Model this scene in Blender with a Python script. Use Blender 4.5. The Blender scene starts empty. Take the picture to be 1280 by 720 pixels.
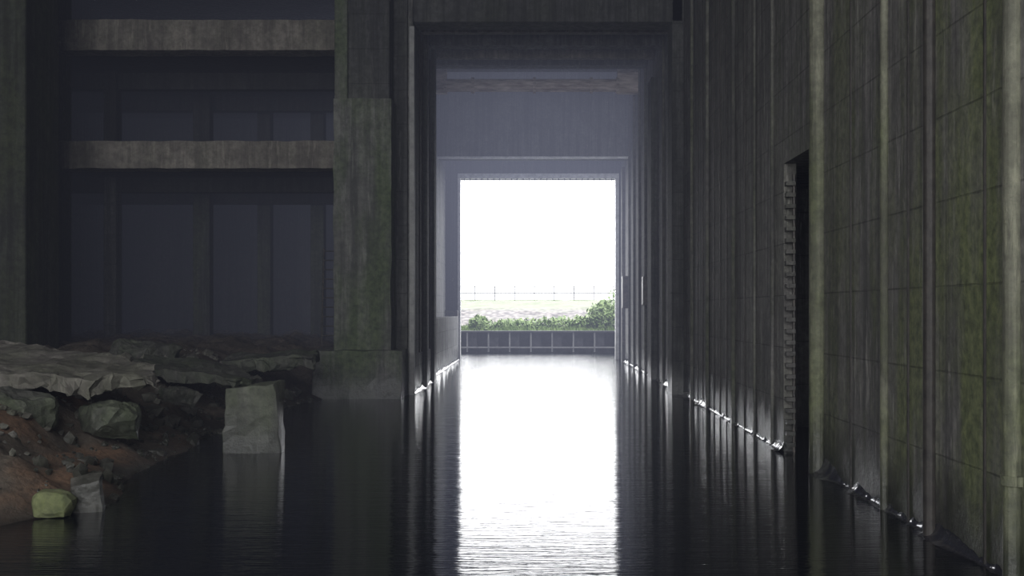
import bpy, bmesh, math, random
from mathutils import Vector, noise, Matrix, Euler
random.seed(7)
S=bpy.context.scene
XR=4.42; XL=-3.6; CH=2.5
WORLD=5.6

# ---------------- materials ----------------
class NT:
    def __init__(s,name):
        s.m=bpy.data.materials.new(name); s.m.use_nodes=True
        s.t=s.m.node_tree; s.b=s.t.nodes['Principled BSDF']
        s.pos=s.n('ShaderNodeNewGeometry').outputs['Position']
    def n(s,typ,**k):
        x=s.t.nodes.new(typ)
        for a,v in k.items(): setattr(x,a,v)
        return x
    def l(s,a,b): s.t.links.new(a,b)
    def mapping(s,scale,loc=(0,0,0),rot=(0,0,0)):
        m=s.n('ShaderNodeMapping'); m.inputs['Scale'].default_value=scale
        m.inputs['Location'].default_value=loc; m.inputs['Rotation'].default_value=rot
        s.l(s.pos,m.inputs['Vector']); return m.outputs[0]
    def noise(s,scale=(1,1,1),sc=1.0,det=6,rough=.6,loc=(0,0,0)):
        x=s.n('ShaderNodeTexNoise'); x.inputs['Scale'].default_value=sc
        x.inputs['Detail'].default_value=det; x.inputs['Roughness'].default_value=rough
        s.l(s.mapping(scale,loc),x.inputs['Vector']); return x.outputs['Fac']
    def ramp(s,f,stops):
        r=s.n('ShaderNodeValToRGB'); e=r.color_ramp.elements
        while len(e)<len(stops): e.new(.5)
        for i,(p,c) in enumerate(stops):
            e[i].position=p; e[i].color=(c if isinstance(c,tuple) else (c,c,c))+(1,)
        s.l(f,r.inputs[0]); return r.outputs[0]
    def mix(s,f,a,b,mode='MIX'):
        x=s.n('ShaderNodeMix',data_type='RGBA',blend_type=mode)
        for v,i in ((f,0),(a,6),(b,7)):
            if hasattr(v,'is_output'): s.l(v,x.inputs[i])
            else: x.inputs[i].default_value=v if i==0 else tuple(v)+(1,)
        return x.outputs[2]
    def math(s,op,a,b=0.0):
        x=s.n('ShaderNodeMath',operation=op)
        for v,i in ((a,0),(b,1)):
            if hasattr(v,'is_output'): s.l(v,x.inputs[i])
            else: x.inputs[i].default_value=v
        return x.outputs[0]
    def sep(s):
        x=s.n('ShaderNodeSeparateXYZ'); s.l(s.pos,x.inputs[0]); return x.outputs
    def mrange(s,v,a,b,c=0,d=1):
        x=s.n('ShaderNodeMapRange'); s.l(v,x.inputs[0])
        for i,k in enumerate((a,b,c,d)): x.inputs[i+1].default_value=k
        return x.outputs[0]
    def bump(s,h,st=.5,d=.02):
        x=s.n('ShaderNodeBump'); x.inputs['Strength'].default_value=st; x.inputs['Distance'].default_value=d
        s.l(h,x.inputs['Height']); s.l(x.outputs[0],s.b.inputs['Normal'])

def concrete(name,c0,c1,moss=0.0,wet=True,panel=None,rough=.85,streak=.6,nearmoss=False,light=.3,mossc=((.035,.05,.015),(.12,.145,.045))):
    t=NT(name)
    big=t.noise((1,1,.5),.6,5); fine=t.noise((1,1,1),7,8,.7); mid=t.noise((1,1,1),1.9,6,.7,(5,5,5))
    col=t.mix(t.ramp(big,[(.35,0.),(.65,1.)]),c0,c1)
    col=t.mix(t.math('MULTIPLY',t.ramp(mid,[(.4,1.),(.55,0.)]),.55),col,(c0[0]*.5,c0[1]*.5,c0[2]*.5))
    col=t.mix(t.math('MULTIPLY',t.ramp(fine,[(.35,1.),(.6,0.)]),.55),col,(c0[0]*.45,c0[1]*.45,c0[2]*.45))
    st=t.noise((3.5,3.5,.13),1.3,6,.65)
    col=t.mix(t.math('MULTIPLY',t.ramp(st,[(.42,1.),(.55,0.)]),streak),col,(c0[0]*.28,c0[1]*.28,c0[2]*.3))
    st2=t.noise((6,6,.7),1.1,7,.75,(9,4,2))
    col=t.mix(t.math('MULTIPLY',t.ramp(st2,[(.56,0.),(.66,1.)]),light),col,(min(1,c1[0]*1.7),min(1,c1[1]*1.7),min(1,c1[2]*1.65)))
    xyz=t.sep()
    if moss>0:
        mn=t.noise((1,1,.28),1.0,6,.65,(3,1,7))
        mf=t.math('MULTIPLY',t.ramp(mn,[(.42,0.),(.62,1.)]),moss)
        if nearmoss: mf=t.math('MULTIPLY',mf,t.mrange(xyz[1],22,11,.08,1))
        mc=t.mix(t.ramp(fine,[(.35,0.),(.65,1.)]),mossc[0],mossc[1])
        col=t.mix(mf,col,mc)
    h=t.math('ADD',fine,mid)
    if panel:
        pw,ph=panel
        cmb=t.n('ShaderNodeCombineXYZ'); t.l(t.math('ADD',xyz[1],xyz[0]),cmb.inputs[0]); t.l(xyz[2],cmb.inputs[1])
        br=t.n('ShaderNodeTexBrick'); t.l(cmb.outputs[0],br.inputs[0])
        br.offset=0.0; br.inputs['Scale'].default_value=1
        br.inputs['Brick Width'].default_value=pw; br.inputs['Row Height'].default_value=ph
        br.inputs['Mortar Size'].default_value=.012; br.inputs['Mortar Smooth'].default_value=.3
        br.inputs['Color1'].default_value=(.85,.85,.85,1); br.inputs['Color2'].default_value=(1,1,1,1); br.inputs['Mortar'].default_value=(.5,.5,.5,1)
        col=t.mix(t.ramp(mid,[(.35,.3),(.6,1.)]),col,br.outputs['Color'],'MULTIPLY')
        h=t.math('SUBTRACT',h,t.math('MULTIPLY',br.outputs['Fac'],1.0))
    if wet:
        w=t.math('ADD',xyz[2],t.math('MULTIPLY',t.noise((2,2,1),1.2,4),-1.2))
        col=t.mix(t.mrange(w,-.35,.35,.8,0),col,(.014,.016,.012))
        t.l(t.mrange(w,-.3,.4,.3,rough),t.b.inputs['Roughness'])
    else: t.b.inputs['Roughness'].default_value=rough
    t.l(col,t.b.inputs['Base Color']); t.bump(h,.7,.035)
    return t.m

def simple(name,c0,c1,sc=5,rough=.7,metal=0,bump=.3,stretch=(1,1,1)):
    t=NT(name); f=t.noise(stretch,sc,6,.65)
    t.l(t.mix(t.ramp(f,[(.35,0.),(.65,1.)]),c0,c1),t.b.inputs['Base Color'])
    t.b.inputs['Roughness'].default_value=rough; t.b.inputs['Metallic'].default_value=metal
    t.bump(f,bump,.03); return t.m

M_wallR=concrete('concrete_right_wall',(.15,.145,.135),(.25,.24,.225),moss=.9,panel=(2.35,.92),nearmoss=True,light=.55,mossc=((.05,.065,.025),(.18,.205,.08)))
M_rib=concrete('concrete_rib',(.10,.098,.092),(.17,.165,.155),moss=.3,light=.2)
M_wallL=concrete('concrete_left_wall',(.12,.12,.115),(.24,.235,.22),moss=.15,panel=(1.6,.8))
M_dark=concrete('concrete_dark',(.06,.06,.06),(.10,.10,.098),moss=.1,panel=(2.0,1.0))
M_vdark=concrete('concrete_shaded',(.014,.014,.014),(.026,.026,.025),wet=False)  # shade of the bay and passage put into the colour as near-black concrete
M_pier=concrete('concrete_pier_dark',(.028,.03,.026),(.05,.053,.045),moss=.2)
M_col=concrete('concrete_column',(.12,.12,.11),(.20,.20,.18),moss=.75,streak=.6,mossc=((.03,.045,.02),(.09,.12,.05)))
M_beam=concrete('concrete_beam_mat',(.16,.145,.125),(.27,.245,.21),moss=.1,wet=False,streak=.4)
M_ceil=concrete('concrete_ceiling',(.09,.09,.09),(.16,.16,.155),wet=False)
M_rub=concrete('rubble_concrete',(.13,.12,.105),(.23,.215,.195),moss=.3,streak=.2,mossc=((.05,.06,.03),(.11,.13,.06)))
M_rub2=concrete('rubble_concrete_damp',(.08,.08,.07),(.15,.15,.13),moss=.5,streak=.3,mossc=((.04,.055,.025),(.09,.12,.05)))
M_rubm=concrete('rubble_mossy',(.10,.11,.06),(.18,.19,.10),moss=.8,streak=.3,wet=False,mossc=((.06,.08,.025),(.17,.20,.06)))
M_pipe=concrete('pipe_pale',(.14,.14,.105),(.22,.22,.16),moss=.5,streak=.6,rough=.75)
M_piped=simple('pipe_dark_iron',(.02,.018,.017),(.045,.04,.035),6,.6,.2)
M_rust=simple('rusted_girder',(.2,.15,.12),(.6,.52,.45),3,.7,.0,.4,(.4,1,3))
M_iron=simple('iron',(.04,.04,.04),(.09,.08,.07),8,.5,.5)
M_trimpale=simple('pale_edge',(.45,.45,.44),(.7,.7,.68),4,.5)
M_guard=simple('corner_guard_mat',(.2,.2,.2),(.3,.3,.29),4,.7)
M_pile=simple('sheet_pile_steel',(.03,.03,.036),(.06,.06,.07),2,.7)
M_post=simple('pale_post',(.16,.16,.17),(.24,.24,.24),3,.7)
M_rail=simple('galvanised_rail',(.07,.07,.075),(.10,.10,.10),3,.6)
M_leaf=simple('leaf_green',(.08,.14,.03),(.20,.28,.08),3,.6)
M_grass=simple('grass_green',(.08,.11,.04),(.15,.19,.08),2,.8)
t=NT('earth_mat'); f1=t.noise((1,1,1),.8,6); f2=t.noise((1,1,1),9,8,.75); xyz=t.sep()
c=t.mix(t.ramp(f1,[(.4,0.),(.6,1.)]),(.085,.068,.05),(.16,.13,.10))
red=t.math('MULTIPLY',t.ramp(t.noise((1,.5,1),.9,3,.5,(2,5,0)),[(.45,0.),(.6,1.)]),t.mrange(xyz[1],23,19,0,.85))
c=t.mix(red,c,(.25,.14,.08))
c=t.mix(t.ramp(f2,[(.35,.7),(.6,0.)]),c,(.035,.028,.022))
c=t.mix(t.mrange(xyz[2],.0,.25,.8,0),c,(.02,.018,.014))
t.l(c,t.b.inputs['Base Color']); t.l(t.mrange(xyz[2],0,.3,.35,.9),t.b.inputs['Roughness']); t.bump(f2,.9,.08); M_dirt=t.m
t=NT('gravel_bank_mat'); v=t.n('ShaderNodeTexVoronoi'); v.inputs['Scale'].default_value=1.0
t.l(t.mapping((3,1.5,1)),v.inputs['Vector']); xyz=t.sep()
c=t.mix(t.ramp(v.outputs['Distance'],[(.25,0.),(.75,1.)]),(.155,.14,.13),(.045,.04,.04))
gr=t.math('MAXIMUM',t.ramp(t.noise((1,1,1),.35,4),[(.5,0.),(.65,.5)]),t.mrange(xyz[1],81,84,0,.85))
c=t.mix(gr,c,(.125,.14,.09))
t.l(c,t.b.inputs['Base Color']); t.b.inputs['Roughness'].default_value=.9; M_gravel=t.m
t=NT('water_mat')
t.b.inputs['Base Color'].default_value=(.004,.005,.007,1); t.b.inputs['Roughness'].default_value=.03
t.b.inputs['IOR'].default_value=1.4
w1=t.noise((.4,2.2,1),1.9,3,.5); w2=t.noise((.6,5,1),4.0,3,.5,(4,4,4)); w3=t.noise((.2,.5,1),1,2)
hh=t.math('ADD',t.math('ADD',t.math('MULTIPLY',w1,1.0),t.math('MULTIPLY',w2,1.0)),w3)
hh=t.math('MULTIPLY',hh,t.mrange(t.sep()[1],25,58,1,4))
t.bump(hh,1.0,.005); M_water=t.m
t=NT('water_edge_mat')
t.b.inputs['Base Color'].default_value=(.02,.02,.025,1); t.b.inputs['Roughness'].default_value=.05
t.b.inputs['IOR'].default_value=1.6
t.bump(t.noise((3,3,3),3,3),.3,.03); M_men=t.m

# ---------------- mesh helpers ----------------
def link(ob,parent=None):
    S.collection.objects.link(ob)
    if parent: ob.parent=parent
    return ob
def empty(name):
    return link(bpy.data.objects.new(name,None))
def bm_box(bm,x0,x1,y0,y1,z0,z1):
    vs=[bm.verts.new((x,y,z)) for x in (x0,x1) for y in (y0,y1) for z in (z0,z1)]
    for q in ((0,1,3,2),(4,6,7,5),(0,4,5,1),(2,3,7,6),(0,2,6,4),(1,5,7,3)):
        bm.faces.new([vs[i] for i in q])
def bm_cyl(bm,p0,p1,r,seg=16):
    p0=Vector(p0);p1=Vector(p1);d=p1-p0
    M=Matrix.Translation((p0+p1)/2)@d.to_track_quat('Z','Y').to_matrix().to_4x4()
    bmesh.ops.create_cone(bm,cap_ends=True,segments=seg,radius1=r,radius2=r,depth=d.length,matrix=M)
def finish(bm,name,mat,parent=None,bevel=0,smooth=False):
    bmesh.ops.recalc_face_normals(bm,faces=bm.faces)
    me=bpy.data.meshes.new(name); bm.to_mesh(me); bm.free()
    me.materials.append(mat)
    if smooth:
        for p in me.polygons: p.use_smooth=True
    ob=bpy.data.objects.new(name,me); link(ob,parent)
    if bevel:
        b=ob.modifiers.new('bevel','BEVEL'); b.width=bevel; b.segments=2; b.limit_method='ANGLE'
    return ob
def boxes(name,lst,mat,parent=None,bevel=.03):
    bm=bmesh.new()
    for b in lst: bm_box(bm,*b)
    return finish(bm,name,mat,parent,bevel)
def rough_block(name,x0,x1,y0,y1,z0,z1,mat,parent=None,amp=.05,cuts=10,seed=0,taper=0):
    bm=bmesh.new(); bm_box(bm,x0,x1,y0,y1,z0,z1)
    L=max(x1-x0,y1-y0,z1-z0)
    for ax,(a,b) in enumerate(((x0,x1),(y0,y1),(z0,z1))):
        n=max(1,int((b-a)/L*cuts))
        for i in range(1,n):
            co=[0,0,0]; co[ax]=a+(b-a)*i/n; no=[0,0,0]; no[ax]=1
            bmesh.ops.bisect_plane(bm,geom=bm.verts[:]+bm.edges[:]+bm.faces[:],plane_co=co,plane_no=no)
    for v in bm.verts:
        nv=noise.noise_vector(v.co*1.7+Vector((seed,seed*2,0)))+.5*noise.noise_vector(v.co*4+Vector((seed,0,0)))
        if taper:
            u=(v.co.z-z0)/(z1-z0); cx=x0+(x1-x0)*.6; v.co.x=cx+(v.co.x-cx)*(1+taper*(.5-u)); v.co.z-=max(0,u-.5)*.5*(x1-v.co.x)/(x1-x0)*0.5
        v.co+=nv*amp
    return finish(bm,name,mat,parent,bevel=amp*.3)
def rock(name,c,size,mat,seed,rot=(0,0,0),pts=16,amp=.05,parent=None,boxy=.6):
    rnd=random.Random(seed); bm=bmesh.new()
    for i in range(pts):
        v=Vector((rnd.uniform(-1,1),rnd.uniform(-1,1),rnd.uniform(-1,1)))
        m=max(abs(k) for k in v); v=v/m*boxy+v.normalized()*(1-boxy)
        bm.verts.new(v)
    r=bmesh.ops.convex_hull(bm,input=bm.verts)
    bmesh.ops.delete(bm,geom=[g for g in r['geom_interior'] if isinstance(g,bmesh.types.BMVert)],context='VERTS')
    bmesh.ops.subdivide_edges(bm,edges=bm.edges[:],cuts=6,use_grid_fill=True)
    R=Euler(rot).to_matrix(); k=Vector(size)/2
    for v in bm.verts:
        p=Vector((v.co.x*k.x,v.co.y*k.y,v.co.z*k.z)); o=Vector((seed,0,0))
        p+=noise.noise_vector(p*1.8+o)*amp*1.6+noise.noise_vector(p*5+o)*amp+noise.noise_vector(p*13+o)*amp*.5
        v.co=R@p+Vector(c)
    return finish(bm,name,mat,parent)
def slab(name,outline,zt,th,mat,c,rot,seed,amp=.03):
    bm=bmesh.new(); n=len(outline)
    pts=[]
    for i in range(n):
        a=Vector(outline[i]); b=Vector(outline[(i+1)%n])
        for k in range(6):
            q=a.lerp(b,k/6); w=Vector((noise.noise(Vector((q.x*2,q.y*2,seed))),noise.noise(Vector((q.x*2,q.y*2,seed+9)))))*.2
            pts.append(q+w)
    f=bm.faces.new([bm.verts.new((q.x,q.y,0)) for q in pts])
    r=bmesh.ops.extrude_face_region(bm,geom=[f])
    for g in r['geom']:
        if isinstance(g,bmesh.types.BMVert): g.co.z-=th
    for ax,step in ((0,.14),(1,.18),(2,.08)):
        lo=min(v.co[ax] for v in bm.verts); hi=max(v.co[ax] for v in bm.verts); k=lo+step
        while k<hi:
            co=[0,0,0]; co[ax]=k; no=[0,0,0]; no[ax]=1
            bmesh.ops.bisect_plane(bm,geom=bm.verts[:]+bm.edges[:]+bm.faces[:],plane_co=co,plane_no=no); k+=step
    R=Euler(rot).to_matrix()
    for v in bm.verts:
        p=v.co.copy(); o=Vector((seed,0,0))
        und=2.2 if p.z<-th*.4 else 1
        p+=(noise.noise_vector(p*1.2+o)*amp*1.8+noise.noise_vector(p*5+o)*amp+noise.noise_vector(p*12+o)*amp*.6)*und
        v.co=R@p+Vector(c)
    return finish(bm,name,mat)

# ---------------- building shell ----------------
YB=-14; HT=14.0; YE=57.0
p=empty('wall_right')
XO=XR+.22
boxes('wall_body',[(XR,XR+1.6,YB,17.0,-2,HT),(XR,XO,17.0,18.0,-2,5.1),(XR,XO,19.85,24,-2,5.1),(XR,XR+1.6,24,YE,-2,HT),
  (XR,XR+1.6,17,24,5.1,HT)],M_wallR,p,0)
boxes('side_passage',[(XR+3,XR+3.3,16.8,24.2,-2,5.6),(XR+1.6,XR+3.1,16.8,17,-2,5.6),(XR+1.6,XR+3.1,24,24.2,-2,5.6),(XR+1.6,XR+3.1,17,24,5.1,5.6)],M_vdark,p,0)
ribs=[]
for y,w,d in ((20.7,.12,.05),(22.4,.08,.04),(24.7,.16,.07),(28.4,.16,.07),(31.2,.12,.07),(36,.12,.1),(38,.1,.08),(44,.12,.1),(46.5,.1,.1),(49,.12,.1),(51.5,.1,.1)):
    ribs.append((XR-d,XR+.02,y,y+w,-1.5,HT))
boxes('formwork_ribs',ribs,M_rib,p,.01)
boxes('pilaster_a',[(XR-.34,XR+.02,33.2,34.3,-2,HT)],M_dark,p,.02)
boxes('pilaster_b',[(XR-.22,XR+.02,40.3,41.6,-2,10.9)],M_dark,p,.02)
boxes('pilaster_c',[(XR-.15,XR+.02,54.6,55.2,-2,9.5)],M_wallR,p,.02)
boxes('thin_seams',[(XR-.02,XR+.01,y,y+.04,-1,HT) for y in (10.95,13.2,15.6,23.5,25.7,26.6,27.5,29.3,30.2)],M_piped,p,.005)
def pipe(y,r,mat,clamps=True):
    e=empty('drain_pipe'); bm=bmesh.new(); x=XR-r*.55
    bm_cyl(bm,(x,y,-1),(x,y,HT-.2),r); finish(bm,'pipe',mat,e)
    if clamps:
        bm=bmesh.new()
        for z in (.9,6.3,9):
            bm_cyl(bm,(x,y,z),(x,y,z+.09),r*1.22); bm_box(bm,x,XR+.02,y-r*1.4,y+r*1.4,z,z+.09)
        finish(bm,'clamps',mat,e)
pipe(10.25,.085,M_pipe)
pipe(12.4,.075,M_piped,clamps=False)
pipe(14.05,.055,M_pipe,clamps=False)
pipe(17.2,.13,M_pipe,clamps=False)
e=empty('wall_ladder'); bm=bmesh.new()
bm_cyl(bm,(XR+.16,19.75,-1),(XR+.16,19.75,4.9),.03,10)
finish(bm,'rails',M_iron,e)
bm=bmesh.new()
for i in range(24):
    z=.1+i*.2; bm_box(bm,XR+.01,XR+.17,19.68,19.84,z,z+.07)
finish(bm,'rungs',M_rib,e)
boxes('junction_box',[(XR-.3,XR+.01,52.3,53,2.6,4.1)],M_iron,None,.02)
boxes('junction_box',[(XR-.25,XR+.01,43,43.6,2.7,3.8)],M_iron,None,.02)

p=empty('wall_left')
boxes('wall_end',[(-4.5,XL,33.2,40,-2,HT)],M_wallL,p,.03)
boxes('recess_wall',[(-6.0,-4.5,33.9,YE,-2,HT)],M_wallL,p,0)
boxes('quay_ledge',[(-4.5,-3.85,40,YE,-2,2.2)],M_wallL,p,.03)
boxes('corner_guard',[(XL-.1,XL+.05,33.08,33.3,-1.5,10.9)],M_guard,p,.01)
boxes('pilaster_strips',[(XL-.02,XL+.12,36.3,36.7,-1.5,HT),(XL-.02,XL+.1,39.2,39.95,-1.5,HT)],M_dark,p,.01)
bm=bmesh.new()
for y,x in ((34.6,XL+.05),(35.4,XL+.05),(38,XL+.05)):
    bm_cyl(bm,(x,y,1.2),(x,y,11),.025,8)
finish(bm,'wall_cable',M_piped)
p=empty('wall_far')
boxes('jamb_left',[(-22,-3.83,YE,YE+1.4,-2,16)],M_dark,p,0)
boxes('jamb_right',[(4.2,22,YE,YE+1.4,-2,16)],M_dark,p,0)
boxes('lintel',[(-3.83,4.2,YE,YE+1.4,9.27,16)],M_dark,p,0)
p=empty('trim_portal')
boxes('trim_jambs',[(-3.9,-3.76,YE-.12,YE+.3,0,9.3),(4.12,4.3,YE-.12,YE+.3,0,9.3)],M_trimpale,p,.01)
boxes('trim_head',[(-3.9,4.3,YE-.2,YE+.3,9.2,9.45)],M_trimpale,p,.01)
bm=bmesh.new()
for i in range(26):
    x=-3.6+i*.3; bm_box(bm,x,x+.06,YE-.05,YE+.05,9.1,9.22)
finish(bm,'trim_teeth',M_iron,p)
boxes('gate_housing',[(-4.6,-3.86,YE-.6,YE-.05,1.7,2.5)],M_iron,None,.03)
def beam(name,*b,mat=M_ceil,bev=.04): return boxes(name,[b],mat,None,bev)
beam('concrete_lintel',-4.5,XR,52,53.2,9.6,HT)
boxes('lintel_highlight',[(-4.5,XR,51.93,52.1,9.54,9.64)],M_trimpale,None,.01)  # pale strip paints the reflected highlight along the lintel's lower edge
beam('ceiling_beam',XL,XR,33.2,34.2,11.05,HT,mat=M_dark)
beam('ceiling_beam',XL,XR,35.6,36.0,11.35,12.2,mat=M_beam)
beam('ceiling_beam',XL,XR,38.2,38.9,11.55,HT)
beam('ceiling_beam',-4.5,XR,41,41.4,11.75,12.3,mat=M_beam)
beam('ceiling_beam',-4.5,XR,43.6,44.3,12.05,HT)
beam('ceiling_beam',-4.5,XR,47.6,48.2,12.75,HT)
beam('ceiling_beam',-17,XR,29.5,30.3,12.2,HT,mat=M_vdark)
bm=bmesh.new(); bm_cyl(bm,(-3.75,47.3,12.0),(3.55,47.3,12.0),.27,20)
for x in (-3.75,-2.6,0,2.4,3.5): bm_cyl(bm,(x-.06,47.3,12.0),(x+.06,47.3,12.0),.34,20)
bm_box(bm,-4.5,-3.7,47.1,47.5,11.65,12.9); bm_box(bm,3.5,XR,47.1,47.5,11.65,12.9)
finish(bm,'rusted_girder',M_rust)
boxes('ceiling',[(-18,XR+1.6,-2,YE,HT,HT+1.5)],M_ceil,None,0)
boxes('wall_side',[(-18,-16.8,YB,YE,-2,HT)],M_dark,None,0)
boxes('floor',[(-60,60,YB-1,66,-3.2,-2.0)],M_dark,None,0)

# ---------------- left bay ----------------
p=empty('support_pillar')
rough_block('shaft_lower',-5.72,-4.08,31.9,33.6,1.2,8.55,M_col,p,.035,18,1)
boxes('shaft_upper',[(-5.35,-4.15,32.1,33.7,8.5,HT)],M_dark,p,.05)
boxes('shaft_fin',[(-5.72,-5.34,32.0,33.6,8.52,HT)],M_col,p,.05)
rough_block('footing',-6.3,-3.75,31.6,34,-1.0,1.36,M_col,p,.05,14,4)
boxes('bay_wall_strip',[(-4.5,-3.75,33.05,33.25,1,HT)],M_dark,None,.01)
rough_block('bay_beam',-14.1,-5.7,32.7,33.5,10.1,10.99,M_beam,None,.025,40,2)
rough_block('bay_beam',-14.1,-5.7,32.7,33.5,6.65,7.45,M_beam,None,.025,40,5)
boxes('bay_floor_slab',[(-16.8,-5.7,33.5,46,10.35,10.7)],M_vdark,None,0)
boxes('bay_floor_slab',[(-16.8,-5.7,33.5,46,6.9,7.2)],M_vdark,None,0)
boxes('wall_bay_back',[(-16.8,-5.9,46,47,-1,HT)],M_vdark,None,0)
p=empty('support_pillar')
boxes('shaft',[(-14.9,-13.95,32.4,33.8,-1,HT)],M_pier,p,.05)
p=empty('support_pillar')
boxes('shaft',[(-16.8,-12.5,27.5,29.5,-1,HT)],M_pier,p,.06)
for (x0,x1,y0) in ((-15.4,-14.9,40),(-14.15,-13.75,36.8),(-12.2,-11.6,40),(-10.4,-9.9,42),(-8.4,-7.9,42)):
    boxes('bay_post',[(x0,x1,y0,y0+.5,0.5,6.95)],M_dark if -15<x0<-13 else M_pier,None,.03)
    boxes('bay_post',[(x0,x1,y0,y0+.5,7.15,10.4)],M_vdark,None,.03)
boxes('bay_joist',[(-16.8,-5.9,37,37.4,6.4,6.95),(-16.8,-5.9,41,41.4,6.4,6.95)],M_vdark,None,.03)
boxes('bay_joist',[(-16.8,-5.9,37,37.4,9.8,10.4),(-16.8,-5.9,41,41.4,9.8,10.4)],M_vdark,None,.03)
e=empty('steel_ladder'); bm=bmesh.new()
for x in (-6.75,-6.3): bm_cyl(bm,(x,35.5,1.2),(x,35.9,4.5),.03,8)
for i in range(11):
    z=1.4+i*.3; y=35.5+.4*(z-1.2)/3.3; bm_cyl(bm,(-6.75,y,z),(-6.3,y,z),.02,8)
finish(bm,'frame',M_iron,e)

# ---------------- earth bank ----------------
SH=[(6,-6.4),(12,-6.3),(13.1,-6.2),(14.2,-5.5),(15.5,-5.75),(17.3,-6.15),(20,-6.3),(23,-6.5),(28.7,-6.4),(31.5,-6.0),(34,-4.3),(50,-4.3)]
def shore(y):
    for (a,b),(c,d) in zip(SH,SH[1:]):
        if a<=y<=c: return b+(d-b)*(y-a)/(c-a)
    return SH[0][1] if y<SH[0][0] else SH[-1][1]
def hgt(x,y):
    d=shore(y)-x
    pts=[(-4,-1.5),(0,0),(.8,.38),(1.6,.95),(2.6,1.3),(4,1.5),(20,1.7)]
    z=pts[0][1]
    for (a,b),(c,e_) in zip(pts,pts[1:]):
        if a<=d<=c: z=b+(e_-b)*(d-a)/(c-a)
    if d>20: z=1.7
    n=noise.fractal(Vector((x*.9,y*.7,3)),1.0,2.0,5)*.28+noise.noise(Vector((x*4,y*4,1)))*.06+noise.noise(Vector((x*9,y*9,1)))*.03
    return z+n*(min(1,max(.25,(d+.4)/1.5)))
bm=bmesh.new(); nx,ny=160,300
g=[[bm.verts.new((x,y,hgt(x,y))) for x in [-16.9+(13.9*i/nx) for i in range(nx+1)]] for y in [7+39.2*j/ny for j in range(ny+1)]]
for j in range(ny):
    for i in range(nx): bm.faces.new((g[j][i],g[j][i+1],g[j+1][i+1],g[j+1][i]))
finish(bm,'earth_bank',M_dirt,None,smooth=True)
def P(px,D): return (px-668)*D/1400
def Z(py,D): return CH-(py-388)*D/1400
slab('concrete_slab',[(-2.2,-1.1),(-.2,-1.25),(.9,-.9),(1.6,-.1),(1.2,1.0),(-.3,1.5),(-2.2,1.3)],0,.28,M_rub,(P(60,18.2),18.6,Z(455,18.2)),(.10,.09,.05),11,.055)
slab('concrete_slab',[(-1.3,-.8),(.8,-1.0),(1.35,-.2),(.9,.9),(-1.2,.8)],0,.22,M_rub2,(P(240,24),24.5,Z(460,24)),(.12,.17,.3),13,.05)
slab('concrete_slab',[(-1.2,-.8),(1.1,-.7),(1.2,.7),(-1.0,.8)],0,.3,M_rub2,(P(330,28),28.8,Z(446,28)),(.06,-.06,.2),14,.05)
rock('boulder',(P(20,17),17.1,Z(525,17)),(1.05,1.0,.85),M_rub2,21,(.1,.2,.3),34,.04,None,.75)
rock('boulder',(P(135,18),18.2,Z(526,18)),(.85,.9,.6),M_rub2,22,(.1,.1,.8),30,.04,None,.75)
rock('boulder',(P(180,27),27,Z(440,27)),(1.6,1.2,.5),M_rub2,23,(.1,.1,.8),30,.05,None,.8)
rock('boulder',(P(225,22),22,Z(495,22)),(.7,.6,.35),M_rub2,27,(.1,.1,.8),30,.04,None,.8)
rock('mossy_stone',(P(68,13.6),13.6,.17),(.5,.42,.34),M_rubm,33,(0,.1,.2),34,.02,None,.4)
rock('concrete_block',(P(110,14.0),14.0,.2),(.36,.36,.52),M_rub,32,(.05,-.05,.2),24,.02,None,.95)
rough_block('leaning_block',P(280,19.6),P(346,19.6),19.6,20.3,-.6,1.24,M_rub2,None,.08,10,8,taper=.22)
bm=bmesh.new(); rnd=random.Random(3)
for i in range(1000):
    y=rnd.uniform(12.5,31); d=rnd.uniform(-.1,3.2); x=shore(y)-d; r=rnd.choice((.02,.02,.03,.03,.04,.05,.07,.09,.14))*(1 if y<20 else 1.3)
    ret=bmesh.ops.create_icosphere(bm,subdivisions=1,radius=r)
    sx,sy,sz=[rnd.uniform(.6,1.3) for _ in range(3)]; z=hgt(x,y)
    for v in ret['verts']:
        k=1+rnd.uniform(-.25,.25)
        v.co=Vector((v.co.x*sx*k+x,v.co.y*sy*k+y,v.co.z*sz*k*.8+z+r*.2))
finish(bm,'rubble_stones',M_rub)

# ---------------- water ----------------
bm=bmesh.new()
for (x0,x1,y0,y1) in ((-16.8,XR+2.9,YB,YE),(-60,60,YE,66.2)):
    bm.faces.new([bm.verts.new(v) for v in ((x0,y0,0),(x1,y0,0),(x1,y1,0),(x0,y1,0))])
finish(bm,'channel_water',M_water)
def meniscus(name,x,y0,y1,sgn,r0):
    bm=bmesh.new(); rows=[]; n=int((y1-y0)/.06)
    for i in range(n+1):
        y=y0+(y1-y0)*i/n
        r=r0*(.25+1.3*max(0,noise.noise(Vector((y*1.1,x,0)))+.3)+.6*abs(noise.noise(Vector((y*5,x,4)))))
        row=[]
        for k in range(6):
            a=k/5*math.pi/2
            row.append(bm.verts.new((x-sgn*(r-r*math.sin(a)),y,.002+r-r*math.cos(a))))
        rows.append(row)
    for a,b in zip(rows,rows[1:]):
        for k in range(5): bm.faces.new((a[k],a[k+1],b[k+1],b[k]))
    return finish(bm,name,M_men,smooth=True)
meniscus('water_edge_ripple',XR,8,18,1,.14)
meniscus('water_edge_ripple',XR,19.85,56.8,1,.12)
meniscus('water_edge_ripple',XL,33.3,40,-1,.12)
meniscus('water_edge_ripple',-3.85,40,56.8,-1,.12)

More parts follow.
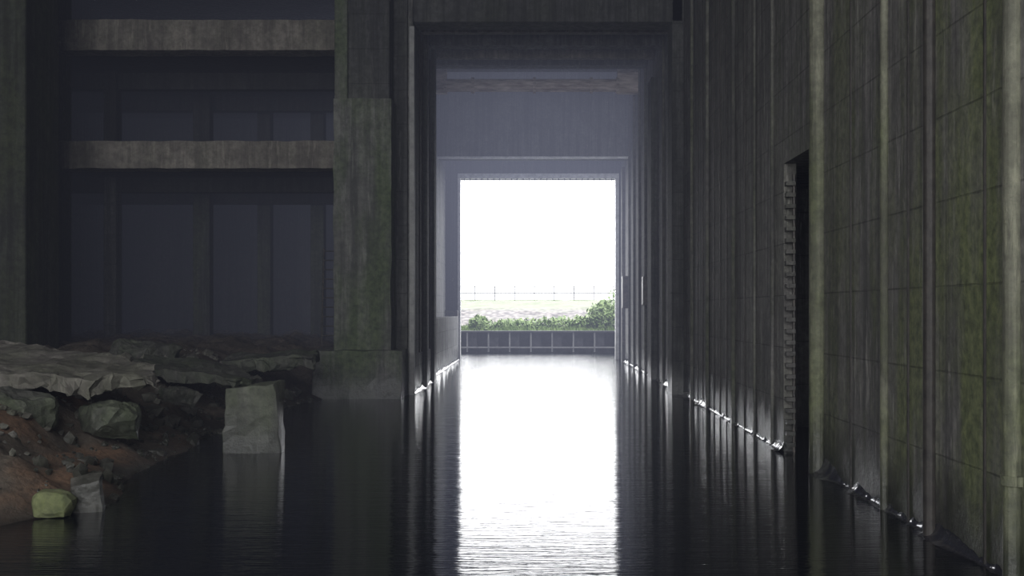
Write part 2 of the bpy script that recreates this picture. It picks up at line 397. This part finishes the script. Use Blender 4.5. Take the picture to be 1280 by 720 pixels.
# ---------------- outside ----------------
p=empty('sheet_pile_quay'); bm=bmesh.new()
x=-14
while x<16:
    bm_box(bm,x,x+.62,66.0,66.5,-2,1.25); bm_box(bm,x+.62,x+1.25,66.2,66.5,-2,1.25); x+=1.25
finish(bm,'piles',M_pile,p)
bm=bmesh.new(); bm_box(bm,-14,16,65.85,66.5,1.2,1.3); finish(bm,'cap',M_pile,p)
bm=bmesh.new(); x=-14
while x<16: bm_box(bm,x,x+.09,65.88,66,.05,1.2); x+=1.25
bm_box(bm,-14,16,65.85,66.0,.28,.36)
finish(bm,'fenders',M_post,p)
boxes('ground_outside',[(-60,60,66.5,71,-2,1.3)],M_grass,None,0)
bm=bmesh.new(); nx,ny=60,30; rows=[]
for j in range(ny+1):
    y=69+21*j/ny; z=1.3+2.0*(j/ny)
    rows.append([bm.verts.new((-25+50*i/nx,y,z+noise.noise(Vector((i*.9,j*.9,0)))*.12)) for i in range(nx+1)])
for j in range(ny):
    for i in range(nx): bm.faces.new((rows[j][i],rows[j][i+1],rows[j+1][i+1],rows[j+1][i]))
finish(bm,'gravel_bank',M_gravel)
boxes('ground_far',[(-60,60,90,160,1,3.35)],M_grass,None,0)
e=empty('metal_railing'); bm=bmesh.new()
for i in range(22):
    x=-16+i*1.6; bm_cyl(bm,(x,90.5,3.3),(x,90.5,4.5),.06,6)
for z in (3.9,4.45): bm_cyl(bm,(-16,90.5,z),(18,90.5,z),.05,6)
finish(bm,'rails',M_rail,e)
def foliage(name,c,s,n,seed,mat=M_leaf,leaf=.13):
    rnd=random.Random(seed); bm=bmesh.new()
    for i in range(n):
        v=Vector((rnd.gauss(0,1),rnd.gauss(0,1),rnd.gauss(0,1))).normalized()*rnd.uniform(.45,1)
        k=1+.35*noise.noise(v*2+Vector((seed,0,0)))
        q=Vector((v.x*s[0]*k,v.y*s[1]*k,v.z*s[2]*k))+Vector(c)
        u=Vector((rnd.uniform(-1,1),rnd.uniform(-1,1),rnd.uniform(-1,1))).normalized(); w=u.orthogonal().normalized()
        l=leaf*rnd.uniform(.6,1.4)
        bm.faces.new([bm.verts.new(q+u*l),bm.verts.new(q+w*l*.5),bm.verts.new(q-u*l),bm.verts.new(q-w*l*.5)])
    for i in range(7):
        bm_cyl(bm,(c[0],c[1],c[2]-s[2]),(c[0]+rnd.uniform(-.6,.6)*s[0],c[1],c[2]+rnd.uniform(-.2,.6)*s[2]),.02,5)
    return finish(bm,name,mat)
foliage('shrub',(4.2,67.6,2.1),(1.0,.8,1.0),1500,1)
foliage('shrub',(3.0,67.8,1.7),(.7,.6,.5),700,2)
foliage('shrub',(-3.4,67.2,1.65),(.7,.5,.55),600,3)
foliage('shrub',(5.4,68,2.6),(1.0,.8,1.3),900,5)
foliage('shrub',(-1.2,67.8,1.6),(2.0,.5,.42),700,6)
foliage('shrub',(1.4,67.8,1.65),(1.6,.5,.45),600,8)
bm=bmesh.new(); rnd=random.Random(9)
for i in range(4500):
    x=rnd.uniform(-7,8); y=rnd.uniform(66.5,70); z=1.3
    h=rnd.uniform(.2,.6)*(.4+1.2*abs(noise.noise(Vector((x*.6,y,0))))); a=rnd.uniform(-.1,.1)
    bm.faces.new([bm.verts.new((x,y,z)),bm.verts.new((x+.05,y,z)),bm.verts.new((x+a,y+rnd.uniform(-.1,.1),z+h))])
finish(bm,'grass_tufts',M_leaf)

# ---------------- haze (added emission painting in camera bloom, brightest by the gate) ----------------
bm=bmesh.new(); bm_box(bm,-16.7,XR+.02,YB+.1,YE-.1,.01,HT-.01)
me=bpy.data.meshes.new('glow_volume'); bmesh.ops.recalc_face_normals(bm,faces=bm.faces); bm.to_mesh(me); bm.free()
hz=link(bpy.data.objects.new('bloom_glow',me))
m=bpy.data.materials.new('bloom_glow_mat'); m.use_nodes=True; nt=m.node_tree; nt.nodes.remove(nt.nodes['Principled BSDF'])
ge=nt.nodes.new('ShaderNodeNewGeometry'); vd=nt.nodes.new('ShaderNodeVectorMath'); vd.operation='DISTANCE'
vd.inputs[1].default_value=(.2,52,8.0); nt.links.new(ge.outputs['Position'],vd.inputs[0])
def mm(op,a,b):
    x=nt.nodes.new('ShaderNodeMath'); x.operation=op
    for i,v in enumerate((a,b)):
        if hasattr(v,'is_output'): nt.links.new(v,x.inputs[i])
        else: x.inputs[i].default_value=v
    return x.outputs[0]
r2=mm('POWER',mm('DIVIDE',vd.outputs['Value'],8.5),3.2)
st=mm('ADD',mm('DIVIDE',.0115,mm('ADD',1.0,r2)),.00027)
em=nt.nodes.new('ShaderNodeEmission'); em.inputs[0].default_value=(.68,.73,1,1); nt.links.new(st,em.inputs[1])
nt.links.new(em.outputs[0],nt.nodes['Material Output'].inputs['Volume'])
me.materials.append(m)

# ---------------- light ----------------
w=bpy.data.worlds.new('overcast'); S.world=w; w.use_nodes=True
bg=w.node_tree.nodes['Background']; bg.inputs[0].default_value=(.98,.985,1,1); bg.inputs[1].default_value=WORLD
def portal(name,loc,rot,sx,sy):
    L=bpy.data.lights.new(name,'AREA'); L.shape='RECTANGLE'; L.size=sx; L.size_y=sy
    o=link(bpy.data.objects.new(name,L)); o.location=loc; o.rotation_euler=rot
    L.cycles.is_portal=True
portal('light_portal_gate',(.2,YE+1.5,4.65),(-math.pi/2,0,0),8.0,9.3)
portal('light_portal_roof',(-6,-8,HT+1.4),(0,0,0),24,12)
portal('light_portal_back',(-6,YB-.1,7.5),(math.pi/2,0,0),24,16)

# ---------------- camera ----------------
cam=bpy.data.cameras.new('camera'); co=link(bpy.data.objects.new('camera',cam))
co.location=(0,0,CH); co.rotation_euler=(math.pi/2,0,0)
cam.sensor_width=36; cam.lens=36*1400/1280; cam.shift_x=-28/1280; cam.shift_y=28/1280; cam.clip_end=500
S.camera=co
S.view_settings.view_transform='Standard'
